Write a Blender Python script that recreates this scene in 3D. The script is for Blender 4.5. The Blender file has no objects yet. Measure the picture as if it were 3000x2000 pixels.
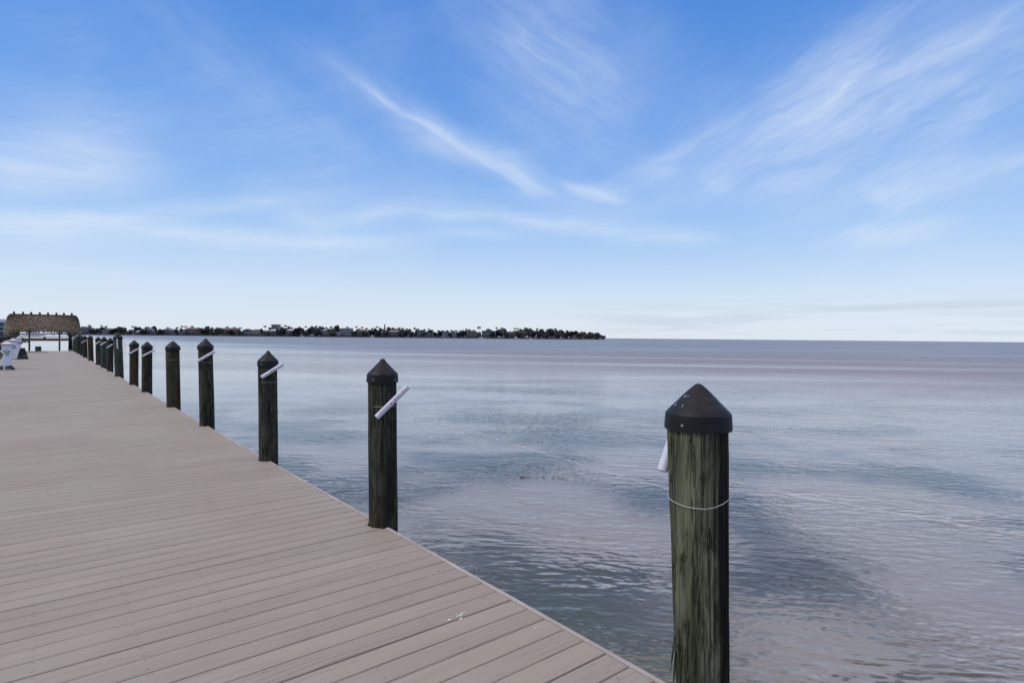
import bpy, math, random
from mathutils import Vector, Matrix, noise as mnoise
random.seed(11)
R = math.radians
scn = bpy.context.scene
C = scn.collection

# ------------------------------------------------------------------ camera
EYE = Vector((0.0, 0.0, 1.51)); F = 1702.0
YAW, PITCH, ROLL = R(39.0), R(-0.40), R(0.53)
fwd = Vector((math.sin(YAW)*math.cos(PITCH), math.cos(YAW)*math.cos(PITCH), math.sin(PITCH)))
rt0 = Vector((math.cos(YAW), -math.sin(YAW), 0)); up0 = rt0.cross(fwd)
rgt = rt0*math.cos(ROLL) + up0*math.sin(ROLL); upv = up0*math.cos(ROLL) - rt0*math.sin(ROLL)
cam_d = bpy.data.cameras.new('camera'); cam = bpy.data.objects.new('camera', cam_d); C.objects.link(cam)
cam_d.sensor_width = 36.0; cam_d.lens = 36.0*F/3000.0; cam_d.clip_start = 0.05; cam_d.clip_end = 80000
M = Matrix((rgt, upv, -fwd)).transposed().to_4x4(); M.translation = EYE; cam.matrix_world = M
scn.camera = cam

# ------------------------------------------------------------------ node helper
class NT:
    def __init__(s, tree): s.t = tree; s.n = tree.nodes; s.l = tree.links
    def node(s, typ, **kw):
        n = s.n.new(typ)
        for k, v in kw.items(): setattr(n, k, v)
        return n
    def put(s, sock, v):
        if isinstance(v, bpy.types.NodeSocket): s.l.new(v, sock)
        elif v is not None: sock.default_value = v
    def m(s, op, a, b=None, c=None, clamp=False):
        n = s.node('ShaderNodeMath', operation=op, use_clamp=clamp)
        for i, v in enumerate((a, b, c)):
            if v is not None: s.put(n.inputs[i], v)
        return n.outputs[0]
    def v(s, op, a, b=None, scale=None):
        n = s.node('ShaderNodeVectorMath', operation=op)
        s.put(n.inputs[0], a)
        if b is not None: s.put(n.inputs[1], b)
        if scale is not None: s.put(n.inputs['Scale'], scale)
        return n.outputs['Value'] if op in ('LENGTH', 'DOT_PRODUCT') else n.outputs[0]
    def xyz(s, v):
        n = s.node('ShaderNodeSeparateXYZ'); s.put(n.inputs[0], v); return n.outputs
    def comb(s, x=0., y=0., z=0.):
        n = s.node('ShaderNodeCombineXYZ')
        for i, q in enumerate((x, y, z)): s.put(n.inputs[i], q)
        return n.outputs[0]
    def noise(s, vec, scale=1., detail=2., rough=.5, dist=0., col=False):
        n = s.node('ShaderNodeTexNoise'); s.put(n.inputs['Vector'], vec)
        for k, q in (('Scale', scale), ('Detail', detail), ('Roughness', rough), ('Distortion', dist)): s.put(n.inputs[k], q)
        return n.outputs['Color'] if col else n.outputs['Fac']
    def ss(s, v, lo, hi, a=0., b=1.):
        n = s.node('ShaderNodeMapRange', interpolation_type='SMOOTHSTEP'); s.put(n.inputs[0], v)
        for i, q in enumerate((lo, hi, a, b)): s.put(n.inputs[i+1], q)
        return n.outputs[0]
    def mix(s, f, a, b, mode='MIX'):
        n = s.node('ShaderNodeMix', data_type='RGBA', blend_type=mode); s.put(n.inputs[0], f)
        for i, q in ((6, a), (7, b)):
            if isinstance(q, tuple) and len(q) == 3: q = (*q, 1)
            s.put(n.inputs[i], q)
        return n.outputs[2]
    def ramp(s, f, stops):
        n = s.node('ShaderNodeValToRGB'); s.put(n.inputs[0], f); e = n.color_ramp.elements
        while len(e) < len(stops): e.new(1.)
        for i, (p, c) in enumerate(stops): e[i].position = p; e[i].color = (*c, 1)
        return n.outputs[0]
    def bump(s, h, dist=.01, strength=1.):
        n = s.node('ShaderNodeBump'); s.put(n.inputs['Height'], h); n.inputs['Distance'].default_value = dist
        n.inputs['Strength'].default_value = strength; return n.outputs[0]

# ------------------------------------------------------------------ world: Nishita sky with high thin cirrus
SUN_EL, SUN_AZ = R(48), R(-72)          # azimuth clockwise from +Y
world = bpy.data.worlds.new('World'); scn.world = world; world.use_nodes = True
W = NT(world.node_tree); W.n.clear()
tc = W.node('ShaderNodeTexCoord').outputs['Generated']
sky = W.node('ShaderNodeTexSky', sky_type='NISHITA', sun_disc=False)
sky.sun_elevation = SUN_EL; sky.sun_rotation = SUN_AZ; sky.altitude = 0; sky.air_density = 1.0; sky.dust_density = 0.6; sky.ozone_density = 2.2
d3 = W.xyz(tc)
# bearing (degrees, measured from north-east 39) and elevation (degrees)
cx, sx = math.cos(YAW), math.sin(YAW)
xr = W.m('SUBTRACT', W.m('MULTIPLY', d3[0], cx), W.m('MULTIPLY', d3[1], sx))
yr = W.m('ADD', W.m('MULTIPLY', d3[0], sx), W.m('MULTIPLY', d3[1], cx))
az = W.m('MULTIPLY', W.m('ARCTAN2', xr, yr), 57.29578)
el = W.m('MULTIPLY', W.m('ARCSINE', d3[2]), 57.29578)
ae = W.comb(az, el, 0.)
warp = W.v('SUBTRACT', W.noise(ae, .10, 4., .6, col=True), (.5, .5, .5))
aew = W.v('ADD', ae, W.v('MULTIPLY', warp, (4.5, 2.0, 0.)))
aw = W.xyz(aew)
def rot(ang):
    c_, s_ = math.cos(R(ang)), math.sin(R(ang))
    return (W.m('ADD', W.m('MULTIPLY', aw[0], c_), W.m('MULTIPLY', aw[1], s_)),
            W.m('SUBTRACT', W.m('MULTIPLY', aw[1], c_), W.m('MULTIPLY', aw[0], s_)))
fib = {}
for ang in (-30, 22, 2):
    u_, v_ = rot(ang)
    n1 = W.noise(W.comb(W.m('MULTIPLY', u_, .05 if ang == 2 else .13), W.m('MULTIPLY', v_, .60), ang*1.7), 1., 3., .55)
    n2 = W.noise(W.comb(W.m('MULTIPLY', u_, .22 if ang == 2 else .42), W.m('MULTIPLY', v_, 3.4), ang*2.9), 1., 4., .62)
    b1 = W.ss(n1, .26, .76)
    fib[ang] = W.m('ADD', .34, W.m('ADD', W.m('MULTIPLY', b1, .42), W.m('MULTIPLY', W.ss(n2, .25, .80), W.m('ADD', .12, W.m('MULTIPLY', b1, .34)))))
# polylines of the cirrus over the bay: fibre direction, half width (degrees), density, then points (bearing, elevation)
CIRRUS = [
  (-30, 3.0, .22, (-33, 26.5), (-22, 20.5), (-10, 14.)), (22, 2.4, .26, (8, 13.4), (16, 15.2), (22, 16.6)),
  (-30, 1.5, .40, (-20.5, 25.0), (-14.6, 22.7), (-10.5, 20.8), (-7.2, 19.2)), (-30, .34, .62, (-15.6, 23.2), (-10.6, 20.9), (-7.0, 18.9), (-3.8, 17.2)), (-30, .40, .85, (-9.5, 20.1), (-4.6, 18.0), (.2, 16.0), (3.6, 14.0)), (-30, .30, .9, (-6.0, 18.0), (-.8, 15.9), (2.2, 14.0)), (-30, 1.2, .42, (-13., 21.8), (-4., 17.6), (2., 14.8)),
  (2, 1.3, .50, (-10.8, 19.0), (-5.5, 18.0), (-.6, 16.9), (2.8, 14.4)), (-30, 2.2, .34, (-9.5, 17.6), (-2.6, 17.2)),
  (-30, .45, 1.2, (4.6, 14.9), (7.0, 14.0), (10.2, 13.0)), (2, .6, .7, (6.0, 14.3), (9.6, 14.0)), (-30, 5.5, .62, (-2.5, 29.5), (3.5, 25.0), (10., 20.5)),
  (2, .8, .62, (-21.0, 10.6), (-17.5, 10.4), (-11.2, 11.9), (-1.0, 11.6), (5.6, 10.6), (13.0, 9.8), (19.0, 9.7)), (2, .5, .6, (-8., 9.9), (1.4, 9.8)), (2, 2.2, .30, (-14, 12.8), (2, 12.8), (14, 11.6)),
  (2, .75, .95, (-43, 8.2), (-35, 8.9), (-24, 8.6), (-11.5, 8.9)), (2, .7, .5, (-38, 8.6), (-28, 10.8), (-19.5, 12.5)), (2, 1.0, .55, (-43, 7.4), (-33, 7.9)), (2, .5, .4, (-42, 4.7), (-25, 5.2)),
  (2, 1.5, .85, (-44, 11.9), (-38, 12.6), (-33, 13.8)), (2, 3.0, .36, (-42, 14.4), (-33, 15.6)),
  (22, 1.5, .55, (12.6, 15.6), (18.4, 18.0), (24.8, 18.7), (28.5, 20.3)), (22, 1.0, .85, (24.4, 18.5), (27.6, 20.0), (31.5, 21.6)), (22, 3.6, .85, (26.5, 19.6), (33., 21.8), (42., 23.6)), (22, 5.5, .75, (23., 17.0), (33., 17.4), (44., 18.5)),
  (2, .9, .55, (11.5, 15.9), (15.5, 15.7)), (22, .9, .60, (19.0, 14.4), (21.2, 13.3), (25.5, 13.8)), (22, 2.6, .42, (14., 14.6), (24., 15.2)),
  (22, 1.2, .70, (43.5, 12.6), (38.5, 13.4), (35.0, 12.6), (33.0, 11.2)), (-30, .7, .55, (31.5, 12.4), (33.6, 10.9)), (22, .8, .55, (33.6, 10.9), (37.0, 12.4)), (22, .75, 1.5, (30.4, 8.8), (33.4, 8.5), (36.4, 9.2)), (22, 3.0, .36, (27, 11.5), (40, 12.5)),
]
acc = {}
for f, wd_, amt, *pl in CIRRUS:
    for (a0, e0), (a1, e1) in zip(pl[:-1], pl[1:]):
        mp = W.node('ShaderNodeMapping', vector_type='TEXTURE'); W.l.new(aew, mp.inputs[0])
        mp.inputs['Location'].default_value = ((a0+a1)/2, (e0+e1)/2, 0); mp.inputs['Rotation'].default_value = (0, 0, math.atan2(e1-e0, a1-a0))
        mp.inputs['Scale'].default_value = (math.hypot(a1-a0, e1-e0)*.5*2.1+wd_, wd_*2.1, 1)
        gr = W.node('ShaderNodeTexGradient', gradient_type='QUADRATIC_SPHERE'); W.l.new(mp.outputs[0], gr.inputs[0])
        acc[f] = W.m('MULTIPLY_ADD', gr.outputs['Fac'], amt*(1.25 if f == 2 else .66), acc.get(f, 0.))
cl = None
for f, v_ in acc.items():
    k = W.m('MULTIPLY', v_, fib[f]); cl = k if cl is None else W.m('ADD', cl, k)
# thin veil over the whole dome, thicker in broad patches
veil = W.m('MULTIPLY', W.ss(W.noise(ae, .045, 3., .5), .4, .7), .16)
veil = W.m('MULTIPLY', W.m('ADD', veil, .015), W.m('ADD', .3, W.m('MULTIPLY', fib[22], 1.1)))
# above the strip of sky in view the same cirrus runs together into a broken milky sheet
high = W.m('MULTIPLY', W.ss(el, 30., 50.), W.ss(W.noise(tc, 3.2, 2., .55), .28, .58, .6, .96))
SKY_GAIN = 0.13
# clear air: the Nishita sky pulled towards the strong blue and white haze of this day
el01 = W.m('MULTIPLY', W.m('MAXIMUM', el, 0.), 1/90.)
tone = W.ramp(el01, [(0., (.75, .83, .92)), (.011, (.73, .815, .918)), (.044, (.64, .765, .93)), (.078, (.49, .67, .94)), (.11, (.36, .585, .93)), (.167, (.20, .43, .885)), (.222, (.128, .345, .83)), (.333, (.066, .25, .735)), (1., (.03, .15, .56))])
skyc = W.mix(.88, sky.outputs[0], W.v('SCALE', tone, scale=1/SKY_GAIN))
cl = W.m('SUBTRACT', 1., W.m('EXPONENT', W.m('MULTIPLY', W.m('ADD', cl, veil), -1.)))
sky2 = W.mix(cl, skyc, tuple(q/SKY_GAIN for q in (.70, .80, .95)))
sky2 = W.mix(high, sky2, tuple(q/SKY_GAIN for q in (.90, .85, .82)))
# grey stratus bars low over the horizon on the right
bars = W.noise(W.comb(W.m('MULTIPLY', az, .055), W.m('MULTIPLY', el, .9), 4.), 1., 4., .55, .2)
bm = W.m('MULTIPLY', W.ss(bars, .42, .62), W.m('MULTIPLY', W.ss(el, .15, .8), W.ss(el, 4.6, 2.4)))
bm = W.m('MULTIPLY', bm, W.ss(az, 2., 16., 0., .85))
sky3 = W.mix(bm, sky2, tuple(q/SKY_GAIN for q in (.60, .69, .79)))
bg = W.node('ShaderNodeBackground'); W.l.new(sky3, bg.inputs[0]); bg.inputs[1].default_value = SKY_GAIN
wo = W.node('ShaderNodeOutputWorld'); W.l.new(bg.outputs[0], wo.inputs[0])

# ------------------------------------------------------------------ veiled sun
sd = bpy.data.lights.new('sun', 'SUN'); sd.energy = 1.5; sd.angle = R(24); sd.color = (1.0, .93, .85)
so = bpy.data.objects.new('sun', sd); C.objects.link(so)
sdir = Vector((math.sin(SUN_AZ)*math.cos(SUN_EL), math.cos(SUN_AZ)*math.cos(SUN_EL), math.sin(SUN_EL)))
so.rotation_euler = sdir.to_track_quat('Z', 'Y').to_euler()
vs = scn.view_settings; vs.view_transform = 'Standard'; vs.look = 'None'; vs.gamma = 1.0; vs.use_curve_mapping = False; vs.exposure = 0.0
scn.cycles.max_bounces = 4; scn.cycles.diffuse_bounces = 2; scn.cycles.glossy_bounces = 3
world.cycles.sampling_method = 'MANUAL'; world.cycles.sample_map_resolution = 512

# ------------------------------------------------------------------ geometry helpers
def ray(px, py): return fwd + rgt*((px-1500)/F) - upv*((py-1000)/F)
def on_z(px, py, z):
    d = ray(px, py); return EYE + d*((z-EYE.z)/d.z)
def at(px, py, dep): return EYE + ray(px, py)*dep
def proj(p):
    d = p-EYE; z = d.dot(fwd); return 1500+F*d.dot(rgt)/z, 1000-F*d.dot(upv)/z, z

class MB:
    def __init__(s): s.v = []; s.f = []
    def add(s, vs, fs):
        o = len(s.v); s.v += [tuple(q) for q in vs]; s.f += [tuple(i+o for i in f) for f in fs]; return s
    def box(s, x0, x1, y0, y1, z0, z1):
        return s.add([(x0,y0,z0),(x1,y0,z0),(x1,y1,z0),(x0,y1,z0),(x0,y0,z1),(x1,y0,z1),(x1,y1,z1),(x0,y1,z1)],
                     [(3,2,1,0),(4,5,6,7),(0,1,5,4),(1,2,6,5),(2,3,7,6),(3,0,4,7)])
    def tube(s, pts, rad, n=10, caps=True):
        pts = [Vector(p) for p in pts]; rs = rad if isinstance(rad, (list, tuple)) else [rad]*len(pts)
        vs, fs = [], []; last = None
        for i, p in enumerate(pts):
            t = (pts[min(i+1, len(pts)-1)]-pts[max(i-1, 0)]).normalized()
            a = t.orthogonal().normalized() if last is None else (last - t*last.dot(t)).normalized()
            last = a; b = t.cross(a)
            for k in range(n):
                w = 2*math.pi*k/n; vs.append(p+(a*math.cos(w)+b*math.sin(w))*rs[i])
        for i in range(len(pts)-1):
            for k in range(n):
                k2 = (k+1) % n; fs.append((i*n+k, i*n+k2, (i+1)*n+k2, (i+1)*n+k))
        if caps: fs += [tuple(reversed(range(n))), tuple(range((len(pts)-1)*n, len(pts)*n))]
        return s.add(vs, fs)
    def hollow(s, p0, p1, ro, ri, n=20):
        p0, p1 = Vector(p0), Vector(p1); t = (p1-p0).normalized(); a = t.orthogonal().normalized(); b = t.cross(a); vs, fs = [], []
        for p, r_ in ((p0, ro), (p1, ro), (p1, ri), (p0, ri)):
            for k in range(n):
                w = 2*math.pi*k/n; vs.append(p+(a*math.cos(w)+b*math.sin(w))*r_)
        for j in range(4):
            for k in range(n):
                k2 = (k+1) % n; j2 = (j+1) % 4; fs.append((j*n+k, j*n+k2, j2*n+k2, j2*n+k))
        return s.add(vs, fs)
    def lathe(s, prof, n=32, c=(0,0,0)):
        vs, fs = [], []
        for r_, z in prof:
            for k in range(n):
                w = 2*math.pi*k/n; vs.append((c[0]+r_*math.cos(w), c[1]+r_*math.sin(w), c[2]+z))
        for i in range(len(prof)-1):
            for k in range(n):
                k2 = (k+1) % n; fs.append((i*n+k, i*n+k2, (i+1)*n+k2, (i+1)*n+k))
        if prof[0][0] > 1e-4: fs.append(tuple(reversed(range(n))))
        if prof[-1][0] > 1e-4: fs.append(tuple(range((len(prof)-1)*n, len(prof)*n)))
        return s.add(vs, fs)
    def prism(s, poly, z0, z1):
        n = len(poly)
        return s.add([(x, y, z0) for x, y in poly]+[(x, y, z1) for x, y in poly],
                     [tuple(reversed(range(n))), tuple(range(n, 2*n))]+[(i, (i+1) % n, n+(i+1) % n, n+i) for i in range(n)])
    def mesh(s, name, mat, smooth=False):
        me = bpy.data.meshes.new(name); me.from_pydata(s.v, [], s.f); me.update()
        if mat: me.materials.append(mat)
        if smooth:
            me.polygons.foreach_set('use_smooth', [True]*len(me.polygons))
            if smooth != 'all': me.set_sharp_from_angle(angle=R(smooth if smooth is not True else 40))
        return me
    def build(s, name, mat, parent=None, smooth=False, loc=None):
        return obj(name, s.mesh(name, mat, smooth), parent, loc)
def obj(name, me, parent=None, loc=None, rz=0., scale=None):
    o = bpy.data.objects.new(name, me); C.objects.link(o)
    if parent: o.parent = parent
    if loc is not None: o.location = loc
    if rz: o.rotation_euler.z = rz
    if scale is not None: o.scale = scale
    return o
def tag(o, label=None, cat=None, group=None, kind=None):
    if label: o['label'] = label
    if cat: o['category'] = cat
    if group: o['group'] = group
    if kind: o['kind'] = kind
    return o
def empty(name, loc, label, cat, group=None, rz=0.):
    o = obj(name, None, None, loc, rz); o.empty_display_size = .1; return tag(o, label, cat, group)

# ------------------------------------------------------------------ materials
def mat(name):
    m_ = bpy.data.materials.new(name); m_.use_nodes = True; t = NT(m_.node_tree); t.n.clear()
    p = t.node('ShaderNodeBsdfPrincipled'); o = t.node('ShaderNodeOutputMaterial'); t.l.new(p.outputs[0], o.inputs[0])
    return m_, t, p
def plain(name, col, rough=.6, var=.12, scale=6., bump=0., spec=.5, metal=0.):
    m_, t, p = mat(name); co = t.node('ShaderNodeTexCoord').outputs['Object']
    n = t.noise(co, scale, 4., .6)
    a = tuple(max(q*(1-var*1.6), 0) for q in col); b = tuple(q*(1+var*1.2) for q in col)
    t.l.new(t.mix(t.ss(n, .3, .7), a, b), p.inputs['Base Color'])
    p.inputs['Roughness'].default_value = rough; p.inputs['Specular IOR Level'].default_value = spec; p.inputs['Metallic'].default_value = metal
    if bump: t.l.new(t.bump(n, bump), p.inputs['Normal'])
    return m_
def make_deck():
    m_, t, p = mat('composite_decking'); tcn = t.node('ShaderNodeTexCoord'); geo = t.node('ShaderNodeNewGeometry'); oi = t.node('ShaderNodeObjectInfo')
    pos = geo.outputs['Position']; q = t.xyz(pos)
    row = t.m('FLOOR', t.m('MULTIPLY', t.m('SUBTRACT', q[1], .0), 1/.144))
    rnd = t.node('ShaderNodeTexWhiteNoise', noise_dimensions='1D'); t.put(rnd.inputs['W'], row); rv = rnd.outputs['Value']
    sh = t.m('MULTIPLY', rv, 37.)
    fine = t.noise(t.comb(t.m('ADD', t.m('MULTIPLY', q[0], 5.), sh), t.m('MULTIPLY', q[1], 300.), sh), 1., 3., .6)
    grain = t.noise(t.comb(t.m('ADD', t.m('MULTIPLY', q[0], 2.2), sh), t.m('MULTIPLY', q[1], 75.), sh), 1., 4., .62, .6)
    wv = t.node('ShaderNodeTexWave', wave_type='BANDS', bands_direction='Y', wave_profile='SAW')
    t.put(wv.inputs['Vector'], t.comb(t.m('ADD', t.m('MULTIPLY', q[0], 1.5), sh), t.m('MULTIPLY', q[1], 9.), sh))
    for k_, v_ in (('Scale', 1.), ('Distortion', 9.), ('Detail', 2.), ('Detail Scale', .7), ('Detail Roughness', .5)): wv.inputs[k_].default_value = v_
    cath = t.m('MULTIPLY', t.ss(wv.outputs['Fac'], .62, .98), t.ss(t.noise(t.comb(t.m('ADD', t.m('MULTIPLY', q[0], .9), sh), t.m('MULTIPLY', q[1], 4.), 3.), 1., 2.), .45, .6))
    base = t.mix(t.ss(t.noise(pos, .55, 4., .6), .3, .7), (.340, .278, .222), (.365, .318, .250))
    base = t.mix(t.ss(rv, 0., 1.), base, t.mix(1., base, (1.09, 1.075, 1.08), 'MULTIPLY'))
    base = t.mix(t.m('MULTIPLY', t.ss(grain, .48, .72), .36), base, (.235, .185, .172))
    base = t.mix(t.m('MULTIPLY', t.ss(fine, .55, .8), .28), base, (.47, .42, .38))
    base = t.mix(t.m('MULTIPLY', cath, .55), base, (.21, .165, .155))
    base = t.mix(t.m('MULTIPLY', t.ss(t.noise(pos, 1.3, 5., .7), .52, .78), .20), base, (.25, .215, .20))
    # sunk screw heads, a pair at every joist
    fx = t.m('ABSOLUTE', t.m('SUBTRACT', t.m('FRACT', t.m('MULTIPLY', t.m('ADD', q[0], 50.045), 1/.405)), .5))
    fy = t.m('FRACT', t.m('MULTIPLY', q[1], 1/.144))
    dy = t.m('MINIMUM', t.m('ABSOLUTE', t.m('SUBTRACT', fy, .2)), t.m('ABSOLUTE', t.m('SUBTRACT', fy, .8)))
    jit = t.m('MULTIPLY', t.m('SUBTRACT', rv, .5), .05)
    ds = t.m('SQRT', t.m('ADD', t.m('POWER', t.m('MULTIPLY', t.m('ADD', fx, jit), .405), 2.), t.m('POWER', t.m('MULTIPLY', dy, .144), 2.)))
    scr = t.ss(ds, .0048, .0032); base = t.mix(t.m('MULTIPLY', scr, .6), base, (.10, .085, .08))
    t.l.new(base, p.inputs['Base Color']); p.inputs['Roughness'].default_value = .62; p.inputs['Specular IOR Level'].default_value = .35
    h = t.m('SUBTRACT', t.m('ADD', t.m('MULTIPLY', grain, .6), t.m('MULTIPLY', fine, .4)), t.m('MULTIPLY', scr, 1.2))
    t.l.new(t.bump(h, .0012, .6), p.inputs['Normal'])
    return m_
DECK = make_deck()
FASCIA = plain('fascia_board', (.44, .375, .335), .6, .10, 3.)
def make_timber(name, light, dark, rust=0., black=.45, seed=0., flank=None):
    m_, t, p = mat(name); co = t.node('ShaderNodeTexCoord').outputs['Object']; oi = t.node('ShaderNodeObjectInfo')
    rv = t.m('MULTIPLY', oi.outputs['Random'], 40.); q = t.xyz(co)
    def vec(sx_, sz_, k): return t.comb(t.m('MULTIPLY', q[0], sx_), t.m('MULTIPLY', q[1], sx_), t.m('ADD', t.m('MULTIPLY', q[2], sz_), t.m('ADD', rv, k)))
    broad = t.noise(vec(9., .55, seed), 1., 4., .55, .5); streaks = t.noise(vec(46., 1.6, seed+3), 1., 5., .65, .5); fine = t.noise(vec(150., 5., seed+5), 1., 3., .6)
    blotch = t.noise(vec(16., 5., seed+9), 1., 5., .68, .7); cracks = t.noise(vec(34., .8, seed+13), 1., 3., .55, .8)
    c = t.mix(t.ss(streaks, .30, .70), dark, light)
    c = t.mix(t.m('MULTIPLY', t.ss(blotch, .45, .64), .85), c, tuple(q_*.45 for q_ in dark))
    c = t.mix(t.m('MULTIPLY', t.ss(fine, .52, .8), .38), c, tuple(min(q_*1.7, .4) for q_ in light))
    c = t.mix(t.m('MULTIPLY', t.ss(broad, .50, .60), black), c, (.0085, .0075, .006))
    if rust: c = t.mix(t.m('MULTIPLY', t.ss(t.noise(vec(11., .5, seed+21), 1., 4., .6), .52, .62), rust), c, (.115, .042, .014))
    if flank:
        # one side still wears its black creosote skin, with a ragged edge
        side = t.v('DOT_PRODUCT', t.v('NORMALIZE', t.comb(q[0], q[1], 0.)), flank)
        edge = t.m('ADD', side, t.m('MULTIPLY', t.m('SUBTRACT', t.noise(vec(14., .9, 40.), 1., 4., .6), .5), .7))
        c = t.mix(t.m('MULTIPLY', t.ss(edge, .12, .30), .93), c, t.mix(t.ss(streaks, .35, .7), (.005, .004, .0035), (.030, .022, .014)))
    crk = t.ss(t.m('ABSOLUTE', t.m('SUBTRACT', cracks, .5)), .018, .004)
    c = t.mix(t.m('MULTIPLY', crk, .85), c, (.006, .006, .005))
    t.l.new(c, p.inputs['Base Color']); p.inputs['Roughness'].default_value = .85; p.inputs['Specular IOR Level'].default_value = .2
    h = t.m('SUBTRACT', t.m('ADD', t.m('MULTIPLY', streaks, .7), t.m('MULTIPLY', fine, .3)), t.m('MULTIPLY', crk, .9))
    t.l.new(t.bump(h, .006, .9), p.inputs['Normal'])
    return m_
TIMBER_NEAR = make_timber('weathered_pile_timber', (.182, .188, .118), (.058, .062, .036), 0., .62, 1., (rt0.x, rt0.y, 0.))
TIMBER = make_timber('dark_pile_timber', (.072, .075, .050), (.025, .026, .018), .15, .70, 4.)
TIMBER_GREEN = make_timber('green_pile_timber', (.098, .112, .080), (.045, .053, .036), 0., .35, 7.)
TIMBER_RUST = make_timber('rust_stained_pile_timber', (.080, .078, .045), (.032, .030, .018), .8, .5, 9.)
def make_cap():
    m_, t, p = mat('black_plastic_cap'); co = t.node('ShaderNodeTexCoord').outputs['Object']
    dust = t.noise(co, 14., 5., .65); q = t.xyz(co)
    streak_ = t.noise(t.comb(t.m('MULTIPLY', q[0], 40.), t.m('MULTIPLY', q[1], 40.), t.m('MULTIPLY', q[2], 6.)), 1., 3., .6)
    c = t.mix(t.ss(dust, .42, .75, 0., .55), (.008, .008, .010), (.028, .028, .033)); c = t.mix(t.ss(streak_, .62, .85, 0., .5), c, (.04, .04, .048))
    t.l.new(c, p.inputs['Base Color']); t.l.new(t.ss(dust, .3, .7, .40, .62), p.inputs['Roughness']); p.inputs['Specular IOR Level'].default_value = .3; t.l.new(t.bump(dust, .002, .3), p.inputs['Normal'])
    return m_
CAP = make_cap()
PVC = plain('white_pvc', (.66, .65, .70), .42, .06, 9.)
PVC_PRINT = plain('red_print', (.55, .22, .27), .5, .1, 30.)
BRASS = plain('nail_head', (.42, .36, .22), .5, .1, 30., metal=.3)
BOLT = plain('rusty_bolt', (.10, .065, .05), .6, .2, 40.)
STRING = plain('mason_string', (.70, .68, .64), .7, .08, 30.)
WHITE_GRP = plain('white_fibreglass', (.72, .72, .76), .42, .05, 4.)
GOLD = plain('amber_lens_band', (.42, .27, .05), .35, .1, 12.)
SOCKET = plain('dark_socket', (.04, .03, .028), .5, .2, 20.)
BLUE_MARK = plain('blue_mark', (.10, .12, .34), .5, .1, 20.)
HOSE = plain('black_hose', (.022, .022, .03), .5, .25, 20.)
METER = plain('grey_meter_glass', (.40, .44, .44), .3, .08, 10.)
RED = plain('red_enamel', (.42, .02, .025), .4, .1, 5.)
THATCH_W = plain('red_brown_post', (.135, .042, .045), .75, .25, 9., .004)
BEAM = plain('brown_beam', (.21, .088, .042), .7, .22, 7., .004)
DROP = plain('dried_white_dropping', (.78, .77, .74), .8, .06, 60.)
def make_thatch():
    m_, t, p = mat('palm_thatch'); co = t.node('ShaderNodeTexCoord').outputs['Object']; q = t.xyz(co)
    a = t.noise(t.comb(t.m('MULTIPLY', q[0], 5.), t.m('MULTIPLY', q[1], 5.), t.m('MULTIPLY', q[2], 2.2)), 1., 4., .7); b = t.noise(co, 1.6, 3., .6)
    c = t.mix(t.ss(a, .3, .72), (.125, .090, .062), (.36, .275, .190)); c = t.mix(t.ss(b, .35, .7, 0., .4), c, (.21, .178, .14))
    t.l.new(c, p.inputs['Base Color']); p.inputs['Roughness'].default_value = .9; p.inputs['Specular IOR Level'].default_value = .15
    return m_
THATCH = make_thatch()
def make_leaf(name, a, b, rough=.7):
    m_, t, p = mat(name); pos = t.node('ShaderNodeNewGeometry').outputs['Position']
    t.l.new(t.mix(t.ss(t.noise(pos, .9, 4., .7), .3, .7), a, b), p.inputs['Base Color']); p.inputs['Roughness'].default_value = rough
    p.inputs['Specular IOR Level'].default_value = .2
    return m_
LEAF = make_leaf('dark_leaf', (.038, .041, .038), (.080, .082, .068))
PALM_LEAF = make_leaf('palm_leaf', (.036, .039, .036), (.072, .075, .060))
BARK = plain('palm_bark', (.085, .078, .07), .85, .2, 2.)
WATERLINE = plain('seawall_concrete', (.060, .058, .060), .85, .25, .3)
GRASS = plain('shore_lawn', (.040, .052, .026), .9, .25, .2)

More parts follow.
